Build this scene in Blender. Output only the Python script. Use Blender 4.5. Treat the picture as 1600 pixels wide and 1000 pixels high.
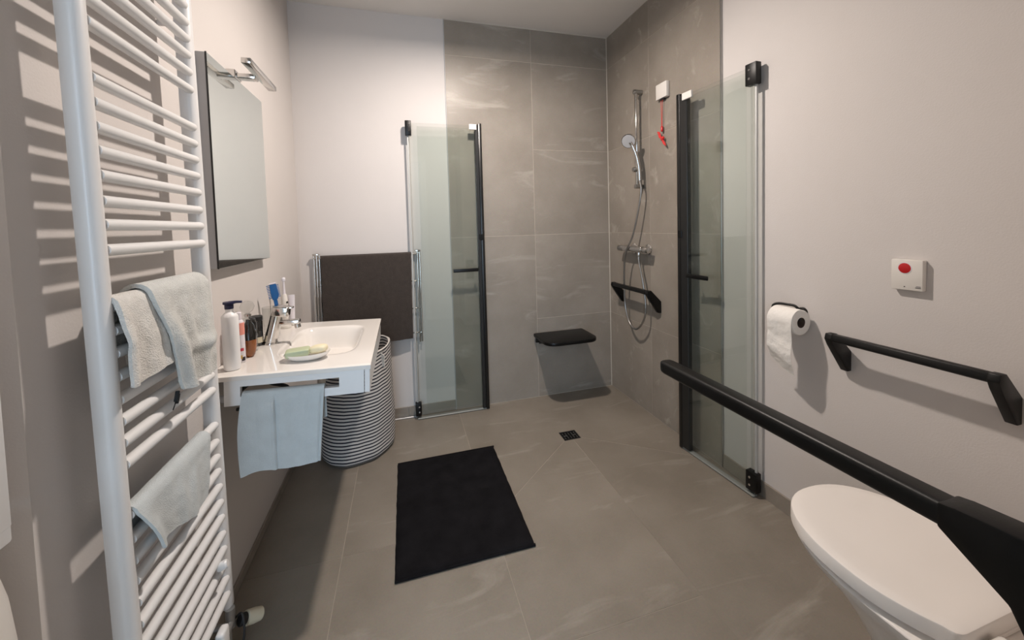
import bpy, bmesh, math, random
from mathutils import Vector, Matrix, noise, Euler
random.seed(7)
sc = bpy.context.scene
C = sc.collection
for o in list(bpy.data.objects):
    bpy.data.objects.remove(o)

# ------------------------------------------------------------------ camera
cam_d = bpy.data.cameras.new('camera')
cam = bpy.data.objects.new('camera', cam_d)
C.objects.link(cam)
rt = Vector((0.96090402, -0.27551955, -0.02743073))
up = Vector((0.0382667, 0.03402986, 0.99868795))
fw = Vector((0.27422459, 0.96069295, -0.04324265))
cam.matrix_world = Matrix(((rt.x, up.x, -fw.x, 0.59900281),
                           (rt.y, up.y, -fw.y, -2.5973284),
                           (rt.z, up.z, -fw.z, 1.23680737),
                           (0, 0, 0, 1)))
cam_d.sensor_width = 36
cam_d.lens = 602.536 / 1600 * 36
cam_d.shift_y = -(500 - 379.444) / 1600
cam_d.clip_start = 0.02
sc.camera = cam

# ------------------------------------------------------------------ world (daylight reaching the room through the open doorway and the hall window behind the camera)
w = bpy.data.worlds.new('daylight')
sc.world = w
w.use_nodes = True
bg = w.node_tree.nodes['Background']
bg.inputs['Color'].default_value = (0.62, 0.81, 1.0, 1)
bg.inputs['Strength'].default_value = 8.5

# ceiling lamp light
W, H = 2.11, 2.60
LX, LY = 1.0, -0.94
ld = bpy.data.lights.new('ceiling_lamp_light', 'AREA')
ld.shape = 'DISK'
ld.size = 0.085
ld.energy = 35.5
ld.color = (1.0, 0.885, 0.80)
lo = bpy.data.objects.new('ceiling_lamp_light', ld)
C.objects.link(lo)
lo.location = (LX, LY, H - 0.146)

# portal in the hall window: only guides the sampling of the daylight, adds none
pd = bpy.data.lights.new('window_portal', 'AREA')
pd.shape = 'RECTANGLE'
pd.size, pd.size_y = 1.90, 2.15
pd.cycles.is_portal = True
po = bpy.data.objects.new('window_portal', pd)
C.objects.link(po)
po.location = (-0.25, -4.75, 1.375)
po.rotation_euler = (math.radians(90), 0, 0)

vs = sc.view_settings
vs.view_transform = 'Standard'
vs.look = 'None'
vs.gamma = 1
vs.use_curve_mapping = False
vs.exposure = 0.0
cy = sc.cycles
cy.use_denoising = True
cy.max_bounces = 10
cy.diffuse_bounces = 6
cy.glossy_bounces = 5
cy.transparent_max_bounces = 16
cy.caustics_reflective = False
cy.caustics_refractive = False
cy.sample_clamp_indirect = 4

# ------------------------------------------------------------------ materials
def new_mat(name):
    m = bpy.data.materials.new(name)
    m.use_nodes = True
    return m, m.node_tree.nodes, m.node_tree.links, m.node_tree.nodes['Principled BSDF']

def lin(c):
    return tuple(((v / 255) / 12.92 if v / 255 < .04045 else ((v / 255 + .055) / 1.055) ** 2.4) for v in c) + (1,)

def mat(name, rgb, rough=.5, metal=0., var=.06, vscale=6., bump=0., bscale=60., spec=.5, coat=0., sheen=0.):
    """plain procedural material: slight colour variation by noise, optional bump"""
    m, n, l, b = new_mat(name)
    b.inputs['Roughness'].default_value = rough
    b.inputs['Metallic'].default_value = metal
    b.inputs['Specular IOR Level'].default_value = spec
    b.inputs['Coat Weight'].default_value = coat
    b.inputs['Sheen Weight'].default_value = sheen
    tc = n.new('ShaderNodeTexCoord')
    ns = n.new('ShaderNodeTexNoise')
    ns.inputs['Scale'].default_value = vscale
    ns.inputs['Detail'].default_value = 4
    l.new(tc.outputs['Object'], ns.inputs['Vector'])
    cr = n.new('ShaderNodeValToRGB')
    c = lin(rgb)
    cr.color_ramp.elements[0].position = .3
    cr.color_ramp.elements[1].position = .7
    cr.color_ramp.elements[0].color = tuple(v * (1 - var) for v in c[:3]) + (1,)
    cr.color_ramp.elements[1].color = tuple(min(1, v * (1 + var)) for v in c[:3]) + (1,)
    l.new(ns.outputs['Fac'], cr.inputs['Fac'])
    l.new(cr.outputs['Color'], b.inputs['Base Color'])
    if bump:
        n2 = n.new('ShaderNodeTexNoise')
        n2.inputs['Scale'].default_value = bscale
        n2.inputs['Detail'].default_value = 3
        l.new(tc.outputs['Object'], n2.inputs['Vector'])
        bp = n.new('ShaderNodeBump')
        bp.inputs['Strength'].default_value = bump
        bp.inputs['Distance'].default_value = .004
        l.new(n2.outputs['Fac'], bp.inputs['Height'])
        l.new(bp.outputs['Normal'], b.inputs['Normal'])
    return m

def stone(name, c0, c1, c2, rough):
    """concrete-look porcelain tile: cloudy body, streaky pale veins, each tile shifted by its own random offset"""
    m, n, l, b = new_mat(name)
    tc = n.new('ShaderNodeTexCoord')
    oi = n.new('ShaderNodeObjectInfo')
    mu = n.new('ShaderNodeMath'); mu.operation = 'MULTIPLY'; mu.inputs[1].default_value = 37.
    l.new(oi.outputs['Random'], mu.inputs[0])
    cx = n.new('ShaderNodeCombineXYZ')
    for k in range(3):
        l.new(mu.outputs[0], cx.inputs[k])
    ad = n.new('ShaderNodeVectorMath'); ad.operation = 'ADD'
    l.new(tc.outputs['Object'], ad.inputs[0]); l.new(cx.outputs[0], ad.inputs[1])
    n1 = n.new('ShaderNodeTexNoise'); n1.inputs['Scale'].default_value = 2.6; n1.inputs['Detail'].default_value = 6; n1.inputs['Roughness'].default_value = .6
    l.new(ad.outputs[0], n1.inputs['Vector'])
    r1 = n.new('ShaderNodeValToRGB')
    r1.color_ramp.elements[0].position = .33; r1.color_ramp.elements[0].color = lin(c0)
    r1.color_ramp.elements[1].position = .68; r1.color_ramp.elements[1].color = lin(c1)
    l.new(n1.outputs['Fac'], r1.inputs['Fac'])
    # veins: stretched noise
    mp = n.new('ShaderNodeMapping'); mp.inputs['Rotation'].default_value = (.5, .7, .5); mp.inputs['Scale'].default_value = (1.3, 5.2, 5.2)
    l.new(ad.outputs[0], mp.inputs['Vector'])
    n2 = n.new('ShaderNodeTexNoise'); n2.inputs['Scale'].default_value = 1.5; n2.inputs['Detail'].default_value = 8; n2.inputs['Roughness'].default_value = .62; n2.inputs['Distortion'].default_value = .8
    l.new(mp.outputs[0], n2.inputs['Vector'])
    r2 = n.new('ShaderNodeValToRGB')
    r2.color_ramp.elements[0].position = .58; r2.color_ramp.elements[0].color = (0, 0, 0, 1)
    r2.color_ramp.elements[1].position = .76; r2.color_ramp.elements[1].color = (1, 1, 1, 1)
    l.new(n2.outputs['Fac'], r2.inputs['Fac'])
    mx = n.new('ShaderNodeMix'); mx.data_type = 'RGBA'
    l.new(r2.outputs['Color'], mx.inputs['Factor'])
    l.new(r1.outputs['Color'], mx.inputs['A'])
    mx.inputs['B'].default_value = lin(c2)
    n3 = n.new('ShaderNodeTexNoise'); n3.inputs['Scale'].default_value = 160; n3.inputs['Detail'].default_value = 2
    l.new(ad.outputs[0], n3.inputs['Vector'])
    m2 = n.new('ShaderNodeMix'); m2.data_type = 'RGBA'; m2.blend_type = 'OVERLAY'; m2.inputs['Factor'].default_value = .12
    l.new(mx.outputs['Result'], m2.inputs['A']); l.new(n3.outputs['Color'], m2.inputs['B'])
    hs = n.new('ShaderNodeHueSaturation'); hs.inputs['Saturation'].default_value = .9
    l.new(m2.outputs['Result'], hs.inputs['Color'])
    l.new(hs.outputs['Color'], b.inputs['Base Color'])
    b.inputs['Roughness'].default_value = rough
    bp = n.new('ShaderNodeBump'); bp.inputs['Strength'].default_value = .12; bp.inputs['Distance'].default_value = .002
    l.new(n1.outputs['Fac'], bp.inputs['Height']); l.new(bp.outputs['Normal'], b.inputs['Normal'])
    return m

def pane_mat(name, tint, ior=1.45, rough=0.):
    """thin sheet of glass: tinted straight-through transmission plus Fresnel mirror reflection"""
    m, n, l, b = new_mat(name)
    n.remove(b)
    out = n['Material Output']
    tr = n.new('ShaderNodeBsdfTransparent'); tr.inputs['Color'].default_value = tint + (1,)
    gl = n.new('ShaderNodeBsdfGlossy'); gl.inputs['Roughness'].default_value = rough
    fr = n.new('ShaderNodeFresnel')
    ge = n.new('ShaderNodeNewGeometry')          # same reflectance on both faces of the sheet
    mi = n.new('ShaderNodeMix'); mi.data_type = 'FLOAT'
    mi.inputs['A'].default_value = ior; mi.inputs['B'].default_value = 1 / ior
    l.new(ge.outputs['Backfacing'], mi.inputs['Factor']); l.new(mi.outputs['Result'], fr.inputs['IOR'])
    mx = n.new('ShaderNodeMixShader')
    l.new(fr.outputs[0], mx.inputs['Fac']); l.new(tr.outputs[0], mx.inputs[1]); l.new(gl.outputs[0], mx.inputs[2])
    l.new(mx.outputs[0], out.inputs['Surface'])
    return m

M = {}
M['paint'] = mat('wall_paint', (208, 203, 200), .75, var=.012, vscale=3, bump=.10, bscale=220)
M['ceil'] = mat('ceiling_paint', (230, 226, 221), .85, var=.015, vscale=3, bump=.06, bscale=200)
M['tile'] = stone('wall_tile_stone', (134, 125, 114), (151, 142, 131), (171, 163, 152), .42)
M['floor'] = stone('floor_tile_stone', (122, 113, 101), (137, 128, 116), (154, 146, 134), .36)
M['grout'] = mat('grout', (178, 168, 155), .9, var=.08, vscale=30)
M['grout_floor'] = mat('floor_grout', (158, 149, 136), .9, var=.08, vscale=30)
M['seal'] = mat('sealant', (200, 194, 184), .5, var=.03)
M['white'] = mat('white_enamel', (226, 226, 226), .32, var=.01, vscale=4, bump=.015, bscale=90)
M['ceramic'] = mat('white_ceramic', (226, 222, 217), .12, var=.008, coat=.3)
M['lid'] = mat('white_seat_plastic', (232, 226, 220), .30, var=.008)
M['plastic'] = mat('white_plastic', (222, 218, 212), .35, var=.01)
M['pumpwhite'] = mat('bottle_white', (238, 238, 239), .4, var=.01)
M['black'] = mat('matt_black', (8, 8, 8), .4, var=.1, vscale=30, bump=.04, bscale=200, spec=.3)
M['blackprof'] = mat('black_anodised', (16, 16, 16), .3, var=.08, vscale=20)
M['greyprof'] = mat('dark_grey_gasket', (27, 27, 27), .4, var=.06, vscale=20)
M['chrome'] = mat('chrome', (210, 208, 205), .12, 1., var=.015)
M['satin'] = mat('satin_metal', (168, 167, 165), .30, 1., var=.02)
M['alu'] = mat('brushed_aluminium', (176, 176, 176), .38, .75, var=.04, vscale=60)
M['paleprof'] = mat('pale_grey_profile', (184, 186, 184), .4, var=.02)
M['railgrey'] = mat('rail_grey', (128, 131, 127), .4, var=.03)
M['steelpaint'] = mat('grey_metal', (172, 173, 176), .4, .0, var=.03)
M['terry'] = mat('pale_terry', (216, 214, 209), .95, var=.07, vscale=45, bump=.75, bscale=330, sheen=.3)
M['terry2'] = mat('pale_blue_grey_terry', (204, 206, 203), .95, var=.07, vscale=45, bump=.75, bscale=330, sheen=.3)
M['terry3'] = mat('blue_grey_cotton', (190, 197, 199), .95, var=.04, vscale=30, bump=.45, bscale=400, sheen=.2)
M['brown'] = mat('dark_brown_terry', (58, 50, 45), .97, var=.14, vscale=50, bump=.9, bscale=300, sheen=.25)
M['mat'] = mat('charcoal_pile', (25, 24, 26), 1., var=.25, vscale=16, bump=.8, bscale=420, spec=.08)
M['paper'] = mat('tissue_paper', (232, 229, 224), .9, var=.02, vscale=20, bump=.5, bscale=70)
M['card'] = mat('cardboard_core', (92, 76, 66), .9, var=.08)
M['dark'] = mat('dark_rubber', (28, 28, 29), .6, var=.08)
M['red'] = mat('red_plastic', (186, 30, 34), .28, var=.05)
M['redcord'] = mat('red_cord', (204, 44, 42), .6, var=.12, vscale=90)
M['navy'] = mat('navy_plastic', (26, 28, 66), .35, var=.04)
M['bluecomb'] = mat('blue_plastic', (30, 96, 160), .35, var=.05)
M['salmon'] = mat('salmon_label', (228, 150, 136), .45, var=.03)
M['label'] = mat('white_label', (222, 218, 224), .45, var=.02)
M['labelred'] = mat('red_print', (186, 60, 78), .5, var=.05)
M['labelyel'] = mat('mustard_print', (196, 160, 80), .5, var=.15, vscale=150)
M['labelblk'] = mat('black_print', (38, 30, 40), .5, var=.05)
M['amber'] = mat('amber_oil', (128, 70, 22), .12, var=.08, coat=.5)
M['darkglass'] = mat('dark_bottle_glass', (24, 22, 20), .08, var=.05, coat=.5)
M['soapg'] = mat('green_soap', (178, 187, 154), .5, var=.05, vscale=30)
M['soapc'] = mat('cream_soap', (226, 216, 184), .45, var=.03)
M['cream'] = mat('cream_plastic', (206, 198, 176), .45, var=.03)
M['glass'] = pane_mat('door_glass', (.965, .979, .971))
M['glassedge'] = pane_mat('glass_edge', (.62, .72, .68))
M['clear'] = pane_mat('clear_glass', (.93, .935, .93))
M['lens'] = None
m, n, l, b = new_mat('mirror_glass')
b.inputs['Metallic'].default_value = 1
b.inputs['Roughness'].default_value = .015
tc_ = n.new('ShaderNodeTexCoord'); ns_ = n.new('ShaderNodeTexNoise'); cr_ = n.new('ShaderNodeValToRGB')
cr_.color_ramp.elements[0].color = (.74, .79, .765, 1); cr_.color_ramp.elements[1].color = (.76, .81, .785, 1)
l.new(tc_.outputs['Object'], ns_.inputs['Vector']); l.new(ns_.outputs['Fac'], cr_.inputs['Fac']); l.new(cr_.outputs['Color'], b.inputs['Base Color'])
M['mirror'] = m
m, n, l, b = new_mat('lamp_lens')
b.inputs['Emission Color'].default_value = (1, .87, .72, 1)
b.inputs['Emission Strength'].default_value = 12
M['lens'] = m
# striped canvas of the laundry basket (woven print: dark bands by height)
m, n, l, b = new_mat('striped_canvas')
tc = n.new('ShaderNodeTexCoord'); sx = n.new('ShaderNodeSeparateXYZ')
l.new(tc.outputs['UV'], sx.inputs[0])
mm = n.new('ShaderNodeMath'); mm.operation = 'MULTIPLY'; mm.inputs[1].default_value = 1 / .0182
l.new(sx.outputs['Y'], mm.inputs[0])
fr = n.new('ShaderNodeMath'); fr.operation = 'FRACT'; l.new(mm.outputs[0], fr.inputs[0])
gt = n.new('ShaderNodeMath'); gt.operation = 'GREATER_THAN'; gt.inputs[1].default_value = .60
l.new(fr.outputs[0], gt.inputs[0])
mx = n.new('ShaderNodeMix'); mx.data_type = 'RGBA'
mx.inputs['A'].default_value = lin((208, 204, 200)); mx.inputs['B'].default_value = lin((30, 32, 46))
l.new(gt.outputs[0], mx.inputs['Factor']); l.new(mx.outputs['Result'], b.inputs['Base Color'])
b.inputs['Roughness'].default_value = .9
M['stripe'] = m

# ------------------------------------------------------------------ mesh helpers
def merge(dst, src):
    me = bpy.data.meshes.new('tmp'); src.to_mesh(me); dst.from_mesh(me); bpy.data.meshes.remove(me); src.free()

def fin(bm, mtx=None):
    if mtx is not None:
        bmesh.ops.transform(bm, matrix=mtx, verts=bm.verts)
    bmesh.ops.recalc_face_normals(bm, faces=bm.faces)

def box(bm, lo, hi, bev=0., seg=1, mtx=None):
    t = bmesh.new()
    bmesh.ops.create_cube(t, size=1)
    c = [(a + b_) / 2 for a, b_ in zip(lo, hi)]; s = [abs(b_ - a) for a, b_ in zip(lo, hi)]
    for v in t.verts:
        v.co = Vector((c[0] + v.co.x * s[0], c[1] + v.co.y * s[1], c[2] + v.co.z * s[2]))
    if bev:
        bmesh.ops.bevel(t, geom=list(t.edges), offset=min(bev, min(s) * .49), segments=seg, profile=.5, affect='EDGES')
    fin(t, mtx); merge(bm, t); return bm

def prism(bm, pts, axis, a, b_, bev=0., seg=1, mtx=None):
    """extrude a 2D polygon along an axis; pts are the other two coordinates in xyz order"""
    t = bmesh.new()
    def mk(p, q):
        c = list(p); c.insert(axis, q); return t.verts.new(c)
    lo_ = [mk(p, a) for p in pts]; hi_ = [mk(p, b_) for p in pts]
    k = len(pts)
    t.faces.new(lo_); t.faces.new(hi_[::-1])
    for i in range(k):
        t.faces.new((lo_[i], hi_[i], hi_[(i + 1) % k], lo_[(i + 1) % k]))
    bmesh.ops.recalc_face_normals(t, faces=t.faces)
    if bev:
        bmesh.ops.bevel(t, geom=list(t.edges), offset=bev, segments=seg, profile=.5, affect='EDGES')
    fin(t, mtx); merge(bm, t); return bm

def frames(pts):
    ts = []
    for i in range(len(pts)):
        a = pts[max(0, i - 1)]; b_ = pts[min(len(pts) - 1, i + 1)]
        ts.append((b_ - a).normalized())
    u = ts[0].orthogonal().normalized()
    out = []
    for tt in ts:
        u = (u - tt * u.dot(tt)).normalized()
        out.append((u, tt.cross(u)))
    return out

def smooth_path(pts, per=8):
    pts = [Vector(p) for p in pts]
    out = []
    for i in range(len(pts) - 1):
        p0 = pts[max(0, i - 1)]; p1 = pts[i]; p2 = pts[i + 1]; p3 = pts[min(len(pts) - 1, i + 2)]
        for k in range(per):
            t = k / per
            out.append(.5 * ((2 * p1) + (p2 - p0) * t + (2 * p0 - 5 * p1 + 4 * p2 - p3) * t * t + (3 * p1 - p0 - 3 * p2 + p3) * t ** 3))
    out.append(pts[-1])
    return out

def tube(bm, pts, r, n=12, smooth=0, caps=True, radii=None, mtx=None):
    pts = smooth_path(pts, smooth) if smooth else [Vector(p) for p in pts]
    t = bmesh.new(); rings = []
    for i, (p, (u, v)) in enumerate(zip(pts, frames(pts))):
        rr = radii[i] if radii else r
        rings.append([t.verts.new(p + (u * math.cos(2 * math.pi * k / n) + v * math.sin(2 * math.pi * k / n)) * rr) for k in range(n)])
    for a, b_ in zip(rings, rings[1:]):
        for k in range(n):
            t.faces.new((a[k], a[(k + 1) % n], b_[(k + 1) % n], b_[k]))
    if caps:
        t.faces.new(rings[0]); t.faces.new(rings[-1])
    fin(t, mtx); merge(bm, t); return bm

def rod(bm, a, b_, r, n=16, cap=0.):
    """cylinder with softly rounded ends"""
    a = Vector(a); b_ = Vector(b_); d = (b_ - a).normalized()
    if cap:
        ps = [a, a + d * cap * .3, a + d * cap, b_ - d * cap, b_ - d * cap * .3, b_]
        rs = [r * .72, r * .92, r, r, r * .92, r * .72]
        return tube(bm, ps, r, n, radii=rs)
    return tube(bm, [a, b_], r, n)

def lathe(bm, c, prof, n=28, axis=(0, 0, 1), sx=1., sy=1., mtx=None):
    t = bmesh.new(); rings = []
    q = Vector((0, 0, 1)).rotation_difference(Vector(axis).normalized()).to_matrix()
    for r, z in prof:
        if r < 1e-6:
            rings.append([t.verts.new(Vector(c) + q @ Vector((0, 0, z)))])
        else:
            rings.append([t.verts.new(Vector(c) + q @ Vector((r * sx * math.cos(2 * math.pi * k / n), r * sy * math.sin(2 * math.pi * k / n), z))) for k in range(n)])
    for a, b_ in zip(rings, rings[1:]):
        if len(a) == 1 and len(b_) == 1:
            continue
        for k in range(n):
            k2 = (k + 1) % n
            if len(a) == 1:
                t.faces.new((a[0], b_[k2], b_[k]))
            elif len(b_) == 1:
                t.faces.new((a[k], a[k2], b_[0]))
            else:
                t.faces.new((a[k], a[k2], b_[k2], b_[k]))
    if len(rings[0]) > 1: t.faces.new(rings[0])
    if len(rings[-1]) > 1: t.faces.new(rings[-1])
    fin(t, mtx); merge(bm, t); return bm

def loft(bm, rings, cap=True):
    t = bmesh.new()
    vr = [[t.verts.new(p) for p in r] for r in rings]
    n = len(vr[0])
    for a, b_ in zip(vr, vr[1:]):
        for k in range(n):
            t.faces.new((a[k], a[(k + 1) % n], b_[(k + 1) % n], b_[k]))
    if cap:
        t.faces.new(vr[0]); t.faces.new(vr[-1])
    fin(t); merge(bm, t); return bm

def sheet(f, nu, nv):
    t = bmesh.new()
    g = [[t.verts.new(f(u / nu, v / nv)) for v in range(nv + 1)] for u in range(nu + 1)]
    for i in range(nu):
        for j in range(nv):
            t.faces.new((g[i][j], g[i + 1][j], g[i + 1][j + 1], g[i][j + 1]))
    return t

def BM():
    return bmesh.new()

def obj(name, bm, m, parent=None, smooth=35, solid=0., sub=0):
    me = bpy.data.meshes.new(name)
    if smooth:
        lim = math.radians(smooth)
        for f in bm.faces: f.smooth = True
        for e in bm.edges:
            e.smooth = (len(e.link_faces) == 2 and e.calc_face_angle(0) < lim)
    bm.to_mesh(me); bm.free()
    me.materials.append(m)
    o = bpy.data.objects.new(name, me)
    C.objects.link(o)
    if solid:
        md = o.modifiers.new('thickness', 'SOLIDIFY'); md.thickness = solid; md.offset = 0
    if sub:
        md = o.modifiers.new('soft', 'SUBSURF'); md.levels = md.render_levels = sub
    if parent is not None:
        o.parent = parent
        o.matrix_parent_inverse = world_of(parent).inverted()
    return o

WM = {}
def world_of(o):
    # a mesh parent sits at the identity, an Empty at its location (any rotation is applied later)
    return WM.get(o.name, Matrix.Identity(4))

def thing(name, label, cat, loc, group=None):
    o = bpy.data.objects.new(name, None)
    C.objects.link(o)
    o.empty_display_size = .05
    o.location = loc
    WM[o.name] = Matrix.Translation(loc)
    o['label'] = label; o['category'] = cat
    if group: o['group'] = group
    return o

def tag(o, label, cat, group=None):
    o['label'] = label; o['category'] = cat
    if group: o['group'] = group
    return o

def struct(name, bm, m, parent=None, smooth=0):
    o = obj(name, bm, m, parent, smooth)
    if parent is None: o['kind'] = 'structure'
    return o

def fbm(p, s=1.):
    return noise.fractal(Vector(p) * s, 1., 2., 4)

# ------------------------------------------------------------------ room shell
REAR = -2.335      # wall behind the toilet
DOORY = -2.80     # wall behind the camera, with the doorway
XT = W - 1.195    # where the tiling starts on the back wall
YT = -1.064       # where the tiling ends on the right wall
T = .009          # tile thickness

fl = struct('floor', box(BM(), (-1.5, -4.8, -.10), (W, 0, -.0008)), M['grout_floor'])
ce = struct('ceiling', box(BM(), (-1.5, -4.8, H), (W + .1, .1, H + .1)), M['ceil'])
wb = struct('wall_back', box(BM(), (-.1, 0, -.1), (W + .1, .1, H)), M['paint'])
wr = struct('wall_right', box(BM(), (W, DOORY, -.1), (W + .1, 0, H)), M['paint'])
wl = struct('wall_left', box(BM(), (-.6, -1.79, -.1), (0, 0, H)), M['paint'])
struct('wall_recess', box(BM(), (-.72, DOORY, -.1), (-.6, -1.79, H)), M['paint'])
wt = struct('wall_toilet', box(BM(), (1.33, DOORY, -.1), (W, REAR, H)), M['paint'])
DX_0, DX_1, DZ = -.08, .88, 2.13
b_ = BM()
box(b_, (-1.5, DOORY - .1, -.1), (DX_0, DOORY, H))
box(b_, (DX_1, DOORY - .1, -.1), (2.2, DOORY, H))
box(b_, (DX_0, DOORY - .1, DZ), (DX_1, DOORY, H))
struct('wall_rear', b_, M['paint'])
b_ = BM()
box(b_, (DX_0 - .06, DOORY, 0), (DX_0 + .012, DOORY + .015, DZ + .06), .004)
box(b_, (DX_1 - .012, DOORY, 0), (DX_1 + .06, DOORY + .015, DZ + .06), .004)
box(b_, (DX_0 - .06, DOORY, DZ - .012), (DX_1 + .06, DOORY + .015, DZ + .06), .004)
struct('trim_1', b_, M['white'])
# hall beyond the doorway, with the window the daylight comes from
b_ = BM()
box(b_, (-1.5, -4.7, -.1), (-1.4, DOORY - .1, H)); box(b_, (1.6, -4.7, -.1), (1.7, DOORY - .1, H))
struct('wall_hall', b_, M['paint'])
WX0, WX1, WZ0, WZ1 = -1.2, .70, .30, 2.45
b_ = BM()
box(b_, (-1.5, -4.8, -.1), (WX0, -4.7, H)); box(b_, (WX1, -4.8, -.1), (1.7, -4.7, H))
box(b_, (WX0, -4.8, -.1), (WX1, -4.7, WZ0)); box(b_, (WX0, -4.8, WZ1), (WX1, -4.7, H))
struct('wall_window', b_, M['paint'])
b_ = BM()
for x in (WX0, (WX0 + WX1) / 2 - .025, WX1 - .05):
    box(b_, (x, -4.77, WZ0), (x + .05, -4.72, WZ1), .004)
for z in (WZ0, WZ1 - .05):
    box(b_, (WX0 + .05, -4.77, z), (WX1 - .05, -4.72, z + .05), .004)
struct('window_1', b_, M['white'])

# --- wall tiles (thing 'wall_back'/'wall_right' > wall_tile)
rows = [0.002, .57, 1.17, 1.77, 2.37, H - .004]
def wall_tile(parent, axis, lo, hi, z0, z1, g=.0011):
    a0, a1 = min(lo, hi) + g, max(lo, hi) - g
    bm = BM()
    if axis == 1:
        box(bm, (a0, -T, z0 + g), (a1, -T * .2, z1 - g), .0007)
    else:
        box(bm, (W - T, a0, z0 + g), (W - T * .2, a1, z1 - g), .0007)
    return obj('wall_tile', bm, M['tile'], parent, smooth=0)

obj('grout_bed', box(BM(), (XT, -T + .0004, 0), (W, 0, H - .001)), M['grout'], wb, smooth=0)
obj('grout_bed', box(BM(), (W - T + .0011, YT, 0), (W, -T * .8, H - .001)), M['grout'], wr, smooth=0)
for z0, z1 in zip(rows, rows[1:]):
    wall_tile(wb, 1, W - .6, W - T - .002, z0, z1)
for z0, z1 in ((.002, 1.17), (1.17, 2.37), (2.37, H - .004)):
    wall_tile(wb, 1, XT, W - .6, z0, z1, .0009 if z1 < 2 else .0011)
for z0, z1 in zip(rows, rows[1:]):
    wall_tile(wr, 0, -.507, -T - .002, z0, z1)
    wall_tile(wr, 0, YT, -.507, z0, z1)
# sealant lines and edge trims
b_ = BM(); box(b_, (XT, -T - .003, H - .005), (W - T, -T + .002, H - .0005)); struct('trim_2', b_, M['seal'])
b_ = BM(); box(b_, (W - T - .004, -T - .004, .004), (W - T + .001, -T + .001, H - .005)); struct('trim_3', b_, M['seal'])
b_ = BM(); box(b_, (W - T - .002, YT - .006, 0), (W, YT, H - .001), .001); struct('trim_4', b_, M['satin'])
b_ = BM(); box(b_, (XT - .004, -T - .001, 0), (XT, 0, H - .001), .0008); struct('trim_5', b_, M['steelpaint'])

# --- floor tiles
def floor_tile(poly, g=.0012):
    ar = sum(p[0] * q[1] - q[0] * p[1] for p, q in zip(poly, poly[1:] + poly[:1]))
    if ar < 0: poly = poly[::-1]
    k = len(poly); out = []
    for i in range(k):
        p0, p1, p2 = (Vector(poly[i - 1]), Vector(poly[i]), Vector(poly[(i + 1) % k]))
        d1 = (p1 - p0).normalized(); d2 = (p2 - p1).normalized()
        n1 = Vector((-d1.y, d1.x)); n2 = Vector((-d2.y, d2.x))
        den = 1 + n1.dot(n2)
        out.append(tuple(p1 + (n1 + n2) * (g / max(den, .3))))
    return obj('floor_tile', prism(BM(), out, 2, -.006, 0), M['floor'], fl, smooth=0)

DR = (1.503, -.552)
x0, x1, x2, x3 = .335, .923, 1.51, W
floor_tile([(x1, 0), (x3, 0), (x3, -1.0), DR, (x1, -1.055)], .0018)
floor_tile([DR, (x3, -1.0), (x3, REAR), (x2, REAR)], .0018)
floor_tile([DR, (x2, -1.585), (x1, -1.585), (x1, -1.055)], .0013)
floor_tile([(0, 0), (x0, 0), (x0, -1.055), (0, -1.055)])
floor_tile([(x0, 0), (x1, 0), (x1, -1.055), (x0, -1.055)])
floor_tile([(0, -1.055), (x0, -1.055), (x0, -2.255), (0, -2.255)])
floor_tile([(x0, -1.055), (x1, -1.055), (x1, -2.255), (x0, -2.255)], .0009)
floor_tile([(x1, -1.585), (x2, -1.585), (x2, -2.785), (x1, -2.785)], .0009)
floor_tile([(0, -2.255), (x0, -2.255), (x0, -3.45), (0, -3.45)])
floor_tile([(x0, -2.255), (x1, -2.255), (x1, -3.45), (x0, -3.45)])
floor_tile([(-.6, -1.79), (0, -1.79), (0, -3.45), (-.6, -3.45)])
floor_tile([(x1, -2.785), (1.325, -2.785), (1.325, -3.45), (x1, -3.45)])

# --- skirting
bb = struct('baseboard_back', BM(), M['tile'])
obj('skirting_tile', box(BM(), (.009, -.009, 0), (.6, -.0005, .068), .001), M['tile'], bb, 0)
obj('skirting_tile', box(BM(), (.602, -.009, 0), (XT - .006, -.0005, .068), .001), M['tile'], bb, 0)
br = struct('baseboard_right', BM(), M['tile'])
obj('skirting_tile', box(BM(), (W - .009, -1.66, 0), (W - .0005, YT - .008, .070), .001), M['tile'], br, 0)
obj('skirting_tile', box(BM(), (W - .009, REAR + .009, 0), (W - .0005, -1.662, .070), .001), M['tile'], br, 0)
bl = struct('baseboard_left', BM(), M['tile'])
for a in ((-.6, -.0105), (-1.2, -.602), (-1.789, -1.202)):
    obj('skirting_tile', box(BM(), (.0005, a[0], 0), (.009, a[1], .034), .001), M['tile'], bl, 0)
b_ = BM(); box(b_, (.40, -.030, 0), (.66, -.010, .008), .002); struct('trim_6', b_, M['alu'])

# ------------------------------------------------------------------ ceiling lamp (just above the frame)
t = thing('ceiling_lamp', 'small white cylindrical ceiling lamp in the middle of the bathroom ceiling', 'lamp', (LX, LY, H))
obj('housing', lathe(BM(), (LX, LY, H - .135), [(.056, .0), (.062, .002), (.065, .01), (.065, .1345)]), M['white'], t)
obj('lens', lathe(BM(), (LX, LY, H - .1365), [(.0, 0), (.05, 0.0), (.052, .003)]), M['lens'], t)

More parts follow.
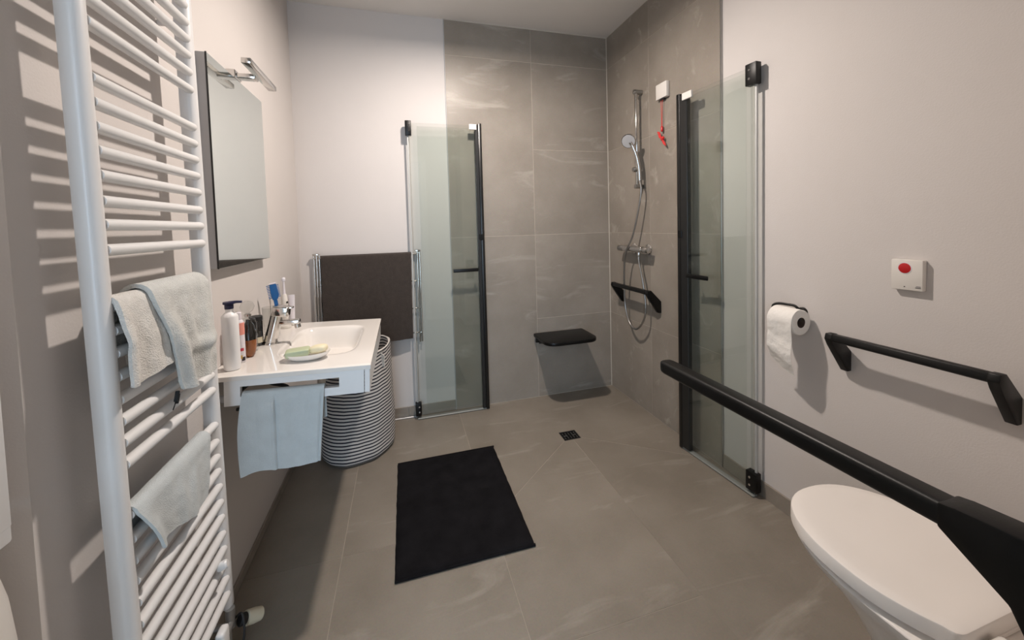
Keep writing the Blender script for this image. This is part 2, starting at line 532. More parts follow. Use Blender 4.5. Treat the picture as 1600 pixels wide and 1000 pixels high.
# ------------------------------------------------------------------ towel radiator
YN, YF = -1.693, -1.345          # inner faces of the posts
XB = .068
lean = lambda z: -.022 * (z - 1.0)
zz = lambda z: 1.237 + (z - 1.237) * 1.012
rad = thing('towel_radiator', 'tall white ladder towel radiator on the left wall', 'radiator', (.08, (YN + YF) / 2, .14))
def post(y0, y1):
    bm = BM()
    prof = []
    xc = .053
    # D-shaped tube: flat towards the wall, round to the room
    for k in range(13):
        a = -math.pi / 2 + math.pi * k / 12
        prof.append((xc + .015 * math.cos(a) + .010, (y0 + y1) / 2 + (y1 - y0) / 2 * math.sin(a)))
    prof.append((xc - .010, y1 - .006)); prof.append((xc - .014, y1 - .014))
    prof.append((xc - .014, y0 + .014)); prof.append((xc - .010, y0 + .006))
    prism(bm, prof, 2, .142, 1.955)
    for v in bm.verts: v.co.y += lean(v.co.z)
    return bm
obj('post', post(YN - .036, YN), M['white'], rad)
obj('post', post(YF, YF + .039), M['white'], rad)
bars = [1.92, 1.878, 1.838, 1.794, 1.752, 1.710, 1.666, 1.621,
        1.523, 1.480, 1.437, 1.394, 1.350, 1.303, 1.260, 1.213,
        1.108, 1.062, 1.019, .974, .930, .888, .846, .803,
        .703, .654, .610, .568, .523, .477, .432, .383, .338, .295, .247, .200]
for z in map(zz, bars):
    obj('bar', rod(BM(), (XB, YN - .006 + lean(z), z), (XB, YF + .006 + lean(z), z), .0112, 14), M['white'], rad)
for y in (YN - .022, YF + .022):
    for z in (1.80, .222):
        obj('wall_bracket', rod(BM(), (.001, y + lean(z), z), (XB - .014, y + lean(z), z), .008, 12, .002), M['white'], rad)
obj('bleed_knob', lathe(BM(), (XB + .006, YF - .030, .312), [(.010, 0), (.012, .004), (.012, .02), (.009, .024), (0, .025)], 18, axis=(1, .1, .25)), M['white'], rad)
# valve with thermostat head at the foot of the far post
vb = BM()
rod(vb, (.074, YF + .024, .142), (.074, YF + .024, .085), .012, 14)
rod(vb, (.074, YF + .030, .100), (.074, YF - .055, .100), .011, 14)
rod(vb, (.074, YF + .006, .11), (.074, YF + .006, .003), .008, 12)
rod(vb, (.074, YF - .05, .11), (.074, YF - .05, .003), .008, 12)
rod(vb, (.060, YF + .024, .09), (.020, YF + .024, .09), .009, 12)
val = obj('valve', vb, M['alu'], rad)
hb = Vector((.094, YF + .035, .088)); hd = Vector((.55, .55, -.42)).normalized()
obj('collar', lathe(BM(), hb, [(.012, -.004), (.016, 0), (.016, .014), (.012, .016)], 20, axis=hd), M['dark'], val)
obj('thermostat_head', lathe(BM(), hb + hd * .014, [(.014, 0), (.0195, .003), (.020, .03), (.018, .048), (.012, .052), (0, .053)], 22, axis=hd), M['cream'], val)
obj('cable', tube(BM(), [(.08, YF + .03, .10), (.105, YF + .02, .12), (.115, YF + .0, .07), (.10, YF - .01, .02), (.09, YF + .02, .004)], .003, 8, 6), M['dark'], val)
obj('cover', box(BM(), (.078, YF - .085, .05), (.100, YF - .045, .165), .008, 3), M['white'], val)

# ------------------------------------------------------------------ draped towels
def draped(name, m, bar, r, yt, front, back, folds, seedv, thick=.006, parent=None, nu=44, nv=60, axis='y'):
    """a towel over a bar running along y (or x). yt = (start, end) on the bar;
    front(u) / back(u) -> (end coordinate along the bar, z of the hem)"""
    bx, bz = bar
    R_ = r + thick / 2 + .0012
    def f(u, v):
        a = yt[0] + (yt[1] - yt[0]) * u
        # v: 0 hem behind -> .32 back of the bar -> .42 front of the bar -> 1 front hem
        if v < .30:
            k = 1 - v / .30
            ye, ze = back(u)
            y = a + (ye - a) * k; z = bz + (ze - bz) * k
            x = bx - R_ - .001
            amp = k
        elif v < .42:
            th = math.pi * (v - .30) / .12
            y = a; x = bx - R_ * math.cos(th); z = bz + R_ * math.sin(th); amp = 0
        else:
            k = (v - .42) / .58
            ye, ze = front(u)
            y = a + (ye - a) * k; z = bz + (ze - bz) * k
            x = bx + R_ + .001 + .006 * k
            amp = min(1, k * 2.2)
            x += amp * max(-.004, folds(u, k))
        x += (.0016 * fbm((y * 30, z * 30, seedv)) + .004 * amp * fbm((y * 9, z * 6, seedv + 5))) * (1 if amp else .5)
        if v > .42: x = max(x, bx + R_ * .95)
        z += .002 * fbm((y * 25, seedv, u * 3)) * amp
        return (x, y, z) if axis == 'y' else (y, -x, z)
    t_ = sheet(f, nu, nv)
    o = obj(name, t_, m, parent, smooth=80, solid=thick)
    return o

ZT = zz(1.108)
g = lambda u, c, s: math.exp(-((u - c) / s) ** 2)
o = draped('hand_towel', M['terry'], (XB, ZT), .0112, (-1.709, -1.590),
           lambda u: (-1.709 + .130 * u, .952 - .004 * u + .012 * u * u), lambda u: (-1.705 + .11 * u, 1.0),
           lambda u, k: .012 * g(u, .05, .12) + .006 * g(u, .55, .3) + .008 * g(u, .95, .1), 3.1, .009)
tag(o, 'folded off-white hand towel on the upper radiator bars, nearest the camera', 'towel')

# the twisted towel beside it
def tw_front(u):
    y = -1.553 + .163 * u
    z = .872 + .012 * u + .012 * g(u, 0, .1) + .008 * math.sin(u * 5)
    return (y, z)
o = draped('hand_towel', M['terry2'], (XB, ZT + .002), .021, (-1.625, -1.392), tw_front,
           lambda u: (-1.61 + .21 * u, .95),
           lambda u, k: .020 * g(u - .12 * k, .06, .13) + .012 * math.sin(k * 5) * g(u, .5 - .2 * k, .10) + .010 * g(u + .35 * k, .95, .12)
           + .012 * g(k, .62, .07) * g(u, .7, .35), 8.4, .009, nu=60, nv=80)
tag(o, 'grey terry towel hung crooked over the radiator, tapering to a corner', 'towel')

o = draped('hand_towel', M['terry3'], (XB, zz(.703)), .0112, (-1.692, -1.400),
           lambda u: (-1.655 + .207 * u, .592 - .032 * u + .006 * math.sin(u * 7)), lambda u: (-1.69 + .285 * u, .64),
           lambda u, k: .014 * g(u, .0, .10) + .006 * g(u, .48, .08) + .007 * g(u, .66, .10), 14.2, .006)
tag(o, 'thin pale blue-grey towel on the lower radiator bars', 'towel')
# dark peg on the bar under the twisted towel
pg = BM()
box(pg, (-.004, -.0025, -.016), (.004, .0025, .008), .001)
box(pg, (-.004, .003, -.020), (.004, .006, .002), .001)
rod(pg, (0, .001, -.014), (.002, -.010, -.034), .0012, 6)
bmesh.ops.transform(pg, matrix=Matrix.Translation((.084, -1.535, .868)) @ Euler((-.45, 0, 0)).to_matrix().to_4x4(), verts=pg.verts)
tag(obj('clothes_peg', pg, M['dark']), 'small dark peg clipped on a radiator bar below the crooked towel', 'peg')

# ------------------------------------------------------------------ mirror and lamp
t = thing('wall_mirror', 'rectangular mirror with grey metal sides on the left wall', 'mirror', (0, -.9, 1.125))
obj('frame', box(BM(), (.0005, -1.150, 1.125), (.0275, -.652, 1.811), .0015), M['steelpaint'], t)
obj('mirror_glass', box(BM(), (.0278, -1.149, 1.126), (.0315, -.653, 1.810), .0006), M['mirror'], t)
b_ = BM()
box(b_, (.0276, -1.1515, 1.1245), (.0318, -1.1492, 1.8115))
obj('edge_strip', b_, M['dark'], t)
t = thing('mirror_lamp', 'slim chrome bar lamp fixed above the mirror', 'lamp', (0, -.905, 1.815))
obj('lamp_head', box(BM(), (.092, -1.052, 1.822), (.122, -.765, 1.841), .002, 2), M['chrome'], t)
b_ = BM()
box(b_, (.0005, -.925, 1.815), (.094, -.885, 1.832), .003, 2)
obj('arm', b_, M['chrome'], t)
obj('mount', box(BM(), (.0006, -.935, 1.812), (.034, -.875, 1.842), .003), M['chrome'], t)

# ------------------------------------------------------------------ wash basin on the left wall
TL = .033   # the top leans very slightly to the front
VZ = .797
VY0, VY1 = -1.217, -.508
VX1 = .481
vroot = thing('wash_basin', 'white wall-hung wash basin with wide ledge and slotted apron', 'wash basin', (0, (VY0 + VY1) / 2, VZ))
def bowl_depth(x, y):
    cx_, cy_ = .278, -.850
    hx, hy = .138, .222
    a = abs((x - cx_) / hx); b2 = abs((y - cy_) / hy)
    q = (a ** 5 + b2 ** 5) ** .2
    if q >= 1: return 0
    s = min(1, (1 - q) / .30)
    s = s * s * (3 - 2 * s)
    return .085 * (s + .12 * (1 - q))
NX, NY = 66, 92
bm = bmesh.new()
gx = [.002 + (VX1 - .002) * i / NX for i in range(NX + 1)]
gy = [VY0 + (VY1 - VY0) * j / NY for j in range(NY + 1)]
gr = []
for i, x in enumerate(gx):
    row = []
    for j, y in enumerate(gy):
        e = min(x - .0 + .02, VX1 - x, y - VY0, VY1 - y)
        z = VZ - bowl_depth(x, y) - (.003 * (1 - min(1, e / .006)) ** 2)
        row.append(bm.verts.new((x, y, z)))
    gr.append(row)
for i in range(NX):
    for j in range(NY):
        bm.faces.new((gr[i][j], gr[i + 1][j], gr[i + 1][j + 1], gr[i][j + 1]))
edge = [gr[i][0] for i in range(NX + 1)] + [gr[NX][j] for j in range(1, NY + 1)] + [gr[i][NY] for i in range(NX - 1, -1, -1)] + [gr[0][j] for j in range(NY - 1, 0, -1)]
low = [bm.verts.new((v.co.x, v.co.y, VZ - .017)) for v in edge]
for i in range(len(edge)):
    k = (i + 1) % len(edge)
    bm.faces.new((edge[i], edge[k], low[k], low[i]))
bmesh.ops.recalc_face_normals(bm, faces=bm.faces)
basin = obj('basin', bm, M['ceramic'], vroot, smooth=50)
obj('overflow_drain', lathe(BM(), (.262, -.85, VZ - .0945), [(0, .004), (.016, .004), (.020, .002), (.021, 0)], 24), M['chrome'], basin)
ap = BM()  # end panel with the towel slot
PX0, PX1, PZ0, PZ1 = .050, .459, .700, VZ - .0172
SX0, SX1, SZ0, SZ1 = .094, .381, .727, .759
py0, py1 = VY0 + .004, VY0 + .020
box(ap, (PX0, py0, SZ1), (PX1, py1, PZ1)); box(ap, (PX0, py0, PZ0), (PX1, py1, SZ0))
box(ap, (PX0, py0, SZ0), (SX0, py1, SZ1)); box(ap, (SX1, py0, SZ0), (PX1, py1, SZ1))
obj('end_panel', ap, M['white'], vroot, smooth=0)
ap = BM(); box(ap, (PX0, VY1 - .02, PZ0), (PX1, VY1 - .004, PZ1)); obj('end_panel', ap, M['white'], vroot, smooth=0)
obj('front_apron', box(BM(), (.461, VY0 + .003, PZ0), (.478, VY1 - .003, PZ1), .0015), M['white'], vroot, smooth=0)
b_ = BM()
rod(b_, (.26, -.85, .70), (.26, -.85, .66), .030, 18); rod(b_, (.26, -.85, .66), (.26, -.85, .575), .016, 14)
tube(b_, [(.26, -.85, .585), (.24, -.85, .56), (.20, -.85, .56), (.17, -.85, .58), (.14, -.85, .585), (.002, -.85, .585)], .016, 14, 5)
obj('drain_trap', b_, M['plastic'], vroot)
obj('supply_hose', tube(BM(), [(.05, -1.10, .70), (.12, -1.13, .755), (.16, -1.14, .735), (.20, -1.10, .70), (.14, -1.0, .62), (.003, -1.0, .60)], .006, 8, 6), M['dark'], vroot)
obj('support_arm', box(BM(), (.002, -1.185, .700), (.40, -1.17, .722), .003), M['steelpaint'], vroot, smooth=0)
obj('support_arm', box(BM(), (.002, -.56, .700), (.40, -.545, .722), .003), M['steelpaint'], vroot, smooth=0)
# mixer tap
fb = BM()
lathe(fb, (.078, -.862, VZ + .0005), [(.027, 0), (.027, .004), (.0245, .008)], 28)
ax = Vector((.22, 0, 1)).normalized()
lathe(fb, (.078, -.862, VZ + .004), [(.0245, 0), (.0235, .08), (.0235, .128), (.020, .130)], 28, axis=ax)
fau = obj('faucet', fb, M['chrome'], vroot)
sb = BM()
box(sb, (.095, -.877, .871), (.186, -.847, .890), .005, 3)
rod(sb, (.173, -.862, .878), (.178, -.862, .856), .0115, 18)
obj('spout', sb, M['chrome'], fau)
lb = BM()
mt = Matrix.Translation((.115, -.862, .935)) @ Euler((0, .12, 0)).to_matrix().to_4x4()
box(lb, (-.027, -.025, -.030), (.034, .025, .012), .007, 3, mt)
box(lb, (.02, -.016, .004), (.046, .016, .012), .004, 2, mt)
obj('lever', lb, M['chrome'], fau)
vroot.rotation_euler = (0, TL, 0)
vz = lambda x: VZ - TL * x          # real height of the ledge at x

# towel through the slot of the end panel (bar along x)
zb = (SZ0 - .012) - TL * .2
def vt_front(u):
    return (.095 + .222 * u - .004 * (1 - u), .480 + .012 * u + .006 * math.sin(u * 6.))
def vt(u, v):
    x_t = .098 + .236 * u
    R0, R1 = .0165, .0018
    ztop = SZ0 - TL * x_t + .006
    yc = (py0 + py1) / 2
    if v < .2:
        k = 1 - v / .2
        return (x_t, yc + .012 + .002 * fbm((x_t * 20, 0, k * 4)), ztop - .11 * k)
    if v < .32:
        th = math.pi * (v - .2) / .12
        return (x_t, yc + .012 * math.cos(th), ztop + .006 * math.sin(th))
    k = (v - .32) / .68
    xe, ze = vt_front(u)
    x = x_t + (xe - x_t) * k
    z = ztop + (ze - ztop) * k
    amp = min(1, k * 7)
    wd = .055 + .10 * k
    fold = (.008 * g(u, .22 + .03 * k, wd) * (1 - .5 * k) + .017 * g(u, .47 + .05 * k, wd) * (1 - .6 * k)
            - .010 * math.exp(-abs(u - .35 - .04 * k) / .03) * (1 - k) + .012 * g(u, .0, .10) * k + .008 * g(u, 1, .03) + .004 * g(u, .76, .08))
    x += .010 * g(u, .0, .15) * (1 - (2 * k - 1) ** 2) * -1
    fold *= .35 + .65 * k
    cu = .36 + .07 * k                                   # a pleat: rises slowly, drops sharply
    rise = max(0, (u - cu + .20) / .20) if u < cu else max(0, 1 - (u - cu) / .022)
    fold += .017 * rise * min(1, k * 8) * (1 - .55 * k)
    rise2 = max(0, (u - .80) / .14) if u < .94 else max(0, 1 - (u - .94) / .03)
    fold += .007 * rise2
    y = yc - .012 - amp * (fold + .002) - .012 * k - .003 * amp * fbm((x * 10, z * 7, 2))
    return (x, y, z)
o = obj('hand_towel', sheet(vt, 120, 60), M['terry3'], None, smooth=80, solid=.0045)
tag(o, 'pale blue-grey hand towel hanging through the slot of the wash basin', 'towel')

# ------------------------------------------------------------------ things on the wash basin ledge
def at(x, y): return (x, y, vz(x) + .0008)
c = at(.052, -1.150)
t = thing('pump_bottle', 'tall white pump bottle with a navy dispenser head', 'bottle', c)
obj('body', lathe(BM(), c, [(.0215, 0), (.0235, .003), (.0235, .172), (.0225, .176), (.014, .186), (.011, .188), (.011, .198)], 30), M['pumpwhite'], t)
pb = BM()
lathe(pb, (c[0], c[1], c[2] + .198), [(.012, 0), (.0125, .001), (.0125, .013), (.010, .015), (.016, .0155), (.017, .018), (.016, .023), (.0, .024)], 24)
tube(pb, [(c[0], c[1], c[2] + .217), (c[0] + .02, c[1] + .002, c[2] + .219), (c[0] + .036, c[1] + .003, c[2] + .218)], .004, 10, radii=[.006, .0045, .0038])
obj('pump_head', pb, M['navy'], t)

c = at(.052, -1.080)
t = thing('lotion_bottle', 'slim white bottle with a salmon pink band between pump bottle and amber bottle', 'bottle', c)
obj('body', lathe(BM(), c, [(.0135, 0), (.0145, .002), (.0145, .135), (.012, .142), (.0085, .146), (.0085, .17), (.006, .172)], 24), M['label'], t)
obj('label_band', lathe(BM(), (c[0], c[1], c[2] + .095), [(.0142, 0), (.01485, .0005), (.01485, .041), (.0142, .0415)], 24), M['salmon'], t)
def print_patch(a0, a1, z0, z1, r):
    bm_ = bmesh.new(); k = 5; lo_, hi_ = [], []
    for i in range(k + 1):
        a = a0 + (a1 - a0) * i / k
        lo_.append(bm_.verts.new((c[0] + r * math.cos(a), c[1] + r * math.sin(a), c[2] + z0)))
        hi_.append(bm_.verts.new((c[0] + r * math.cos(a), c[1] + r * math.sin(a), c[2] + z1)))
    for i in range(k):
        bm_.faces.new((lo_[i], lo_[i + 1], hi_[i + 1], hi_[i]))
    return bm_
obj('red_mark', print_patch(-1.35, -.55, .040, .050, .0149), M['labelred'], t, solid=.0003)
obj('yellow_mark', print_patch(-1.6, -.9, .014, .026, .0149), M['labelyel'], t, solid=.0003)
obj('black_mark', print_patch(-1.05, -.25, .006, .019, .0149), M['labelblk'], t, solid=.0003)

c = at(.060, -1.022)
t = thing('oil_bottle', 'dark drop-shaped bottle half filled with amber liquid', 'bottle', c)
obj('lower_body', lathe(BM(), c, [(.010, 0), (.016, .006), (.0215, .03), (.0235, .062)], 28), M['amber'], t)
obj('upper_body', lathe(BM(), (c[0], c[1], c[2] + .062), [(.0235, 0), (.0225, .025), (.016, .052), (.0085, .064), (.0075, .072)], 28), M['darkglass'], t)

c = at(.036, -.955)
t = thing('perfume_bottle', 'clear glass bottle with a round glass stopper behind the amber bottle', 'bottle', c)
obj('body', lathe(BM(), c, [(.026, 0), (.028, .004), (.028, .105), (.024, .120), (.010, .128), (.009, .142)], 28), M['clear'], t)
obj('stopper', lathe(BM(), (c[0], c[1], c[2] + .142), [(.008, 0), (.008, .004), (.018, .012), (.024, .026), (.018, .041), (.008, .047), (0, .048)], 24), M['clear'], t)
obj('neck_ring', lathe(BM(), (c[0], c[1], c[2] + .132), [(.0095, 0), (.0115, .001), (.0115, .008), (.0095, .009)], 24), M['chrome'], t)

c = at(.036, -.876)
t = thing('black_jar', 'black cylindrical jar with pale label left of the tap', 'jar', c)
obj('body', lathe(BM(), c, [(.021, 0), (.0225, .003), (.0225, .092), (.021, .096)], 28), M['darkglass'], t)
obj('lid', lathe(BM(), (c[0], c[1], c[2] + .0965), [(.0225, 0), (.023, .002), (.023, .017), (.021, .019), (0, .019)], 28), M['dark'], t)
obj('label', print_patch(-1.3, .1, .012, .034, .0229), M['cream'], t, solid=.0003)

c = at(.052, -.745)
t = thing('tumbler', 'clear glass tumbler behind the tap holding a blue comb', 'tumbler', c)
obj('glass_body', lathe(BM(), c, [(.026, 0), (.029, .002), (.034, .125), (.0325, .125), (.028, .006), (.0, .005)], 32), M['clear'], t)

# comb standing in the tumbler
cb = BM()
box(cb, (-.012, -.003, -.085), (.012, .003, .02), .002)
prism(cb, [(-.016, .02), (.016, .02), (.028, .04), (.024, .098), (-.016, .102), (-.020, .05)], 1, -.0035, .0035, .001)
for k in range(9):
    box(cb, (-.036, -.0016, .030 + k * .008), (-.015, .0016, .0335 + k * .008))
    box(cb, (.020, -.0016, .030 + k * .0075), (.037, .0016, .033 + k * .0075))
mt = Matrix.Translation((.066, -.722, .932)) @ Euler((.10, -.16, .45)).to_matrix().to_4x4() @ Matrix.Diagonal((.62, .8, .86, 1))
bmesh.ops.transform(cb, matrix=mt, verts=cb.verts)
cmb = obj('comb', cb, M['bluecomb'])
tag(cmb, 'blue wide-toothed comb standing in the glass behind the tap', 'comb')
eb = BM(); box(eb, (-.018, -.004, .100), (.026, .004, .106), .001, mtx=mt)
obj('comb_tip', eb, M['label'], cmb)

c = at(.066, -.600)
t = thing('electric_toothbrush', 'white electric toothbrush standing at the far end of the ledge', 'toothbrush', c)
obj('charger', lathe(BM(), c, [(.022, 0), (.023, .003), (.022, .012), (.012, .014)], 28, sx=1.0, sy=1.2), M['plastic'], t)
obj('handle', lathe(BM(), (c[0], c[1], c[2] + .014), [(.011, 0), (.0135, .01), (.0135, .10), (.012, .135), (.008, .142)], 24), M['plastic'], t)
obj('ring', lathe(BM(), (c[0], c[1], c[2] + .146), [(.0095, 0), (.0095, .006), (.0085, .007)], 20), M['dark'], t)
bh = BM()
lathe(bh, (c[0], c[1], c[2] + .152), [(.007, 0), (.0055, .02), (.004, .055), (.0045, .062), (.008, .066), (.0085, .076), (.005, .081), (0, .082)], 18)
obj('brush_head', bh, M['label'], t)
obj('button', lathe(BM(), (c[0] + .0118, c[1] - .007, c[2] + .118), [(.0045, 0), (.0045, .0022), (0, .003)], 14, axis=(.86, -.5, 0)), M['dark'], t)

c = at(.083, -.555)
t = thing('toothpaste_tube', 'white tube standing right beside the electric toothbrush', 'tube', c)
obj('cap', lathe(BM(), c, [(.011, 0), (.0125, .002), (.0125, .022), (.011, .024)], 20), M['plastic'], t)
tb = BM()
loft(tb, [[(c[0] + (.012 + .003 * k) * math.cos(a), c[1] + (.012 * (1 - k) + .0015) * math.sin(a), c[2] + .0245 + .120 * k) for a in [2 * math.pi * i / 20 for i in range(20)]] for k in (0, .15, .4, .7, .92, 1)])
obj('tube_body', tb, M['label'], t)

# soap dish with two soaps
c = at(.262, -1.102)
t = thing('soap_dish', 'white oval ceramic soap dish on the near rim of the wash basin', 'soap dish', c)
bm = BM()
lathe(bm, c, [(.034, 0), (.046, .001), (.062, .010), (.071, .0225), (.0715, .024), (.070, .024), (.060, .015), (.040, .009), (0, .0085)], 40, sx=1.07, sy=.68)
dish = obj('dish', bm, M['ceramic'], t, smooth=60)
def soap(sx, sy, sz, p, rz, ry, e):
    bm = BM(); bmesh.ops.create_cube(bm, size=2)
    bmesh.ops.subdivide_edges(bm, edges=bm.edges, cuts=7, use_grid_fill=True)
    for v in bm.verts:
        q = v.co.copy(); L_ = (abs(q.x) ** e + abs(q.y) ** e + abs(q.z) ** e) ** (1 / e)
        q = q / L_
        v.co = Vector((q.x * sx, q.y * sy, q.z * sz))
    bmesh.ops.transform(bm, matrix=Matrix.Translation(p) @ Euler((0, ry, rz)).to_matrix().to_4x4(), verts=bm.verts)
    return bm
o = obj('soap_bar', soap(.038, .028, .012, (c[0] - .028, c[1] - .004, c[2] + .027), .12, -.04, 7), M['soapg'], None, 35)
tag(o, 'pale green soap bar lying in the soap dish', 'soap')
o = obj('soap_bar', soap(.031, .025, .014, (c[0] + .036, c[1] + .004, c[2] + .0305), -.2, -.12, 2.6), M['soapc'], None, 60)
tag(o, 'cream soap bar lying in the soap dish', 'soap')

# ------------------------------------------------------------------ striped laundry basket
bc = Vector((.318, -.285, 0))
bm = bmesh.new()
uvl = bm.loops.layers.uv.new('UVMap')
NS, NZ = 64, 48
hgt = .585
grid = []
for j in range(NZ + 1):
    k = j / NZ; z = .003 + hgt * k
    r0 = .193 + .010 * math.sin(k * 2.6) - .012 * k - (.02 * (1 - k / .05) ** 2 if k < .05 else 0)
    ring = []
    for i in range(NS):
        a = 2 * math.pi * i / NS
        r = r0 + .007 * fbm((math.cos(a) * 1.8, math.sin(a) * 1.8, z * 4)) + .006 * math.sin(a * 3 + 1) * (1 - k) + .004 * math.sin(2 * a) * k
        zz = z + .012 * k * math.sin(a * 2 + .6) + .006 * k * fbm((math.cos(a) * 2, math.sin(a) * 2, 9))
        v = bm.verts.new((bc.x + r * math.cos(a), bc.y + r * math.sin(a), zz))
        ring.append((v, z))
    grid.append(ring)
for j in range(NZ):
    for i in range(NS):
        i2 = (i + 1) % NS
        q = (grid[j][i], grid[j][i2], grid[j + 1][i2], grid[j + 1][i])
        f = bm.faces.new([p[0] for p in q])
        for lp, p in zip(f.loops, q):
            lp[uvl].uv = (0, p[1])
f = bm.faces.new([p[0] for p in grid[0]][::-1])
for lp in f.loops: lp[uvl].uv = (0, 0)
t = thing('laundry_basket', 'tall round fabric laundry basket with thin dark stripes beside the basin', 'laundry basket', (bc.x, bc.y, 0))
obj('canvas_body', bm, M['stripe'], t, smooth=60, solid=.004)
hb = BM()
prism(hb, [(-.004, .50), (-.004, .56), (.032, .585), (.032, .50)], 0, 0, .004)
bmesh.ops.transform(hb, matrix=Matrix.Translation((bc.x + .16, bc.y - .118, -.01)) @ Euler((0, 0, .9)).to_matrix().to_4x4(), verts=hb.verts)
obj('handle', hb, M['terry'], t, smooth=0)
hb = BM()
tube(hb, [(bc.x + .186 * math.cos(a), bc.y + .186 * math.sin(a), hgt + .003 + .012 * math.sin(a * 2 + .6)) for a in [2 * math.pi * i / 48 for i in range(49)]], .004, 8)
obj('rim', hb, M['stripe'], t)

# ------------------------------------------------------------------ towel rack and dark bath towel on the back wall
t = thing('towel_rack', 'chrome wall towel rack with upright rods on the back wall', 'towel rack', (.39, 0, .56))
YR = -.028
for x in (.082, .098, .112, .690, .704):
    obj('upright_rod', rod(BM(), (x, YR - (.010 if x in (.098, .690) else .0), .50), (x + .002, YR - (.010 if x in (.098, .690) else 0), 1.095), .0048, 12, .002), M['chrome'], t)
for x in (.098, .698):
    for z in (1.082, .56):
        obj('wall_mount', rod(BM(), (x, -.0006, z), (x, YR - .012, z), .007, 12, .002), M['chrome'], t)
    obj('end_cap', box(BM(), (x - .022, YR - .014, 1.090), (x + .014, YR + .008, 1.102), .003, 2), M['chrome'], t)
obj('cross_bar', rod(BM(), (.082, YR, 1.074), (.704, YR, 1.074), .006, 14, .002), M['chrome'], t)
for z in (.90, .72, .56):
    obj('cross_bar', rod(BM(), (.082, YR + .004, z), (.704, YR + .004, z), .0045, 12, .002), M['chrome'], t)
o = draped('bath_towel', M['brown'], (-YR, 1.074), .006, (.122, .652), lambda u: (.124 + .521 * u, .520 + .010 * u),
           lambda u: (.13 + .51 * u, .62), lambda u, k: .004 * math.sin(u * 9 + 1) * k, 21.3, .008, nu=80, nv=60, axis='x')
tag(o, 'large dark brown bath towel over the rack on the back wall', 'towel')

# ------------------------------------------------------------------ folding glass shower doors
def shower_door(name, label, mt, L_, ins, zt, pw, loc, hs, handed):
    t = thing(name, label, 'shower door', loc)
    B = lambda lo, hi, bev=0., seg=1: box(BM(), lo, hi, bev, seg, mt)
    # hinged pane (at the wall side) and folding pane in front of it
    obj('glass_pane', B((.022, 0, .018), (L_ - .012, .006, zt - .010), .0015), M['glass'], t, smooth=0)
    r = .025; pts = []
    for cxx, czz, a0 in ((L_ - .035, .048, -90), (L_ - .035, zt - .036, 0), (ins + r, zt - .036 - r * .0, 90), (ins + r, .048 + r, 180)):
        if a0 in (-90, 0):
            pts.append((cxx, czz))
        elif a0 == 90:
            pts.append((ins, zt - .036))
        else:
            for k in range(7):
                a = math.radians(180 + 90 * k / 6)
                pts.append((ins + r + r * math.cos(a), .048 + r + r * math.sin(a)))
    obj('glass_pane', prism(BM(), pts, 1, .020, .026, .0012, mtx=mt), M['glass'], t, smooth=0)
    # pivot post by the wall
    obj('wall_profile', B((.010, -.006, .02), (.020, .006, zt - .005), .003, 2), M['paleprof'], t)
    obj('edge_seal', B((.0225, .008, .03), (.0265, .020, zt - .03), .001), M['clear'], t, smooth=0)
    for z0, z1 in ((zt - .092, zt), (.022, .108)):
        h_ = obj('hinge', B((0, -.010, z0), (hs, .022, z1), .003, 2), M['black'], t)
        for q in (.3, .7):
            zz = z0 + (z1 - z0) * q
            obj('screw', lathe(BM(), (hs * .62, .0222, zz), [(.0052, 0), (.0048, .0018), (0, .002)], 14, axis=(0, 1, 0), mtx=mt), M['chrome'], h_)
    # black closing profiles at the free end
    obj('closing_profile', B((L_ - .022, -.006, .004), (L_, .030, zt), .003, 2), M['blackprof'], t)
    obj('inner_profile', B((L_ - .022 - pw, .004, .014), (L_ - .023, .030, zt - .012), .002), M['greyprof'], t)
    obj('magnet_block', B((L_ - .036, .030, 1.15), (L_ - .008, .036, 1.19), .003), M['black'], t)
    obj('corner_clip', B((L_ - .022 - pw - .040, .027, zt - .046), (L_ - .024 - pw * .5, .040, zt - .010), .002), M['plastic'], t)
    hb_ = BM()
    box(hb_, (L_ - .030 - pw - .165 * handed, .040, .945), (L_ - .030 - pw, .052, .967), .003, 2, mt)
    for q in (.012, .165 * handed - .024):
        box(hb_, (L_ - .030 - pw - q - .010, .026, .949), (L_ - .030 - pw - q, .042, .963), .001, 1, mt)
    obj('handle', hb_, M['black'], t)
    obj('bottom_rail', B((.010, -.002, .0015), (L_ - .004, .026, .010), .003), M['railgrey'], t)
    return t
mtL = Matrix(((1, 0, 0, .644), (0, -1, 0, -.048), (0, 0, 1, 0), (0, 0, 0, 1)))
shower_door('shower_door', 'folded glass shower door with black edge on the back wall', mtL, .486, .072, 1.918, .022, (.89, -.06, 0), .038, 1.)
ea = Vector((2.050, -.850, 0)); eb_ = Vector((2.082, -1.294, 0))
e = (ea - eb_).normalized(); nn = Vector((-e.y, e.x, 0))
if nn.x > 0: nn = -nn
mtR = Matrix(((e.x, nn.x, 0, eb_.x), (e.y, nn.y, 0, eb_.y), (0, 0, 1, 0), (0, 0, 0, 1)))
shower_door('shower_door', 'folded glass shower door with black edge on the right wall', mtR, (ea - eb_).length, .045, 1.905, .050, (2.06, -1.08, 0), .052, .8)

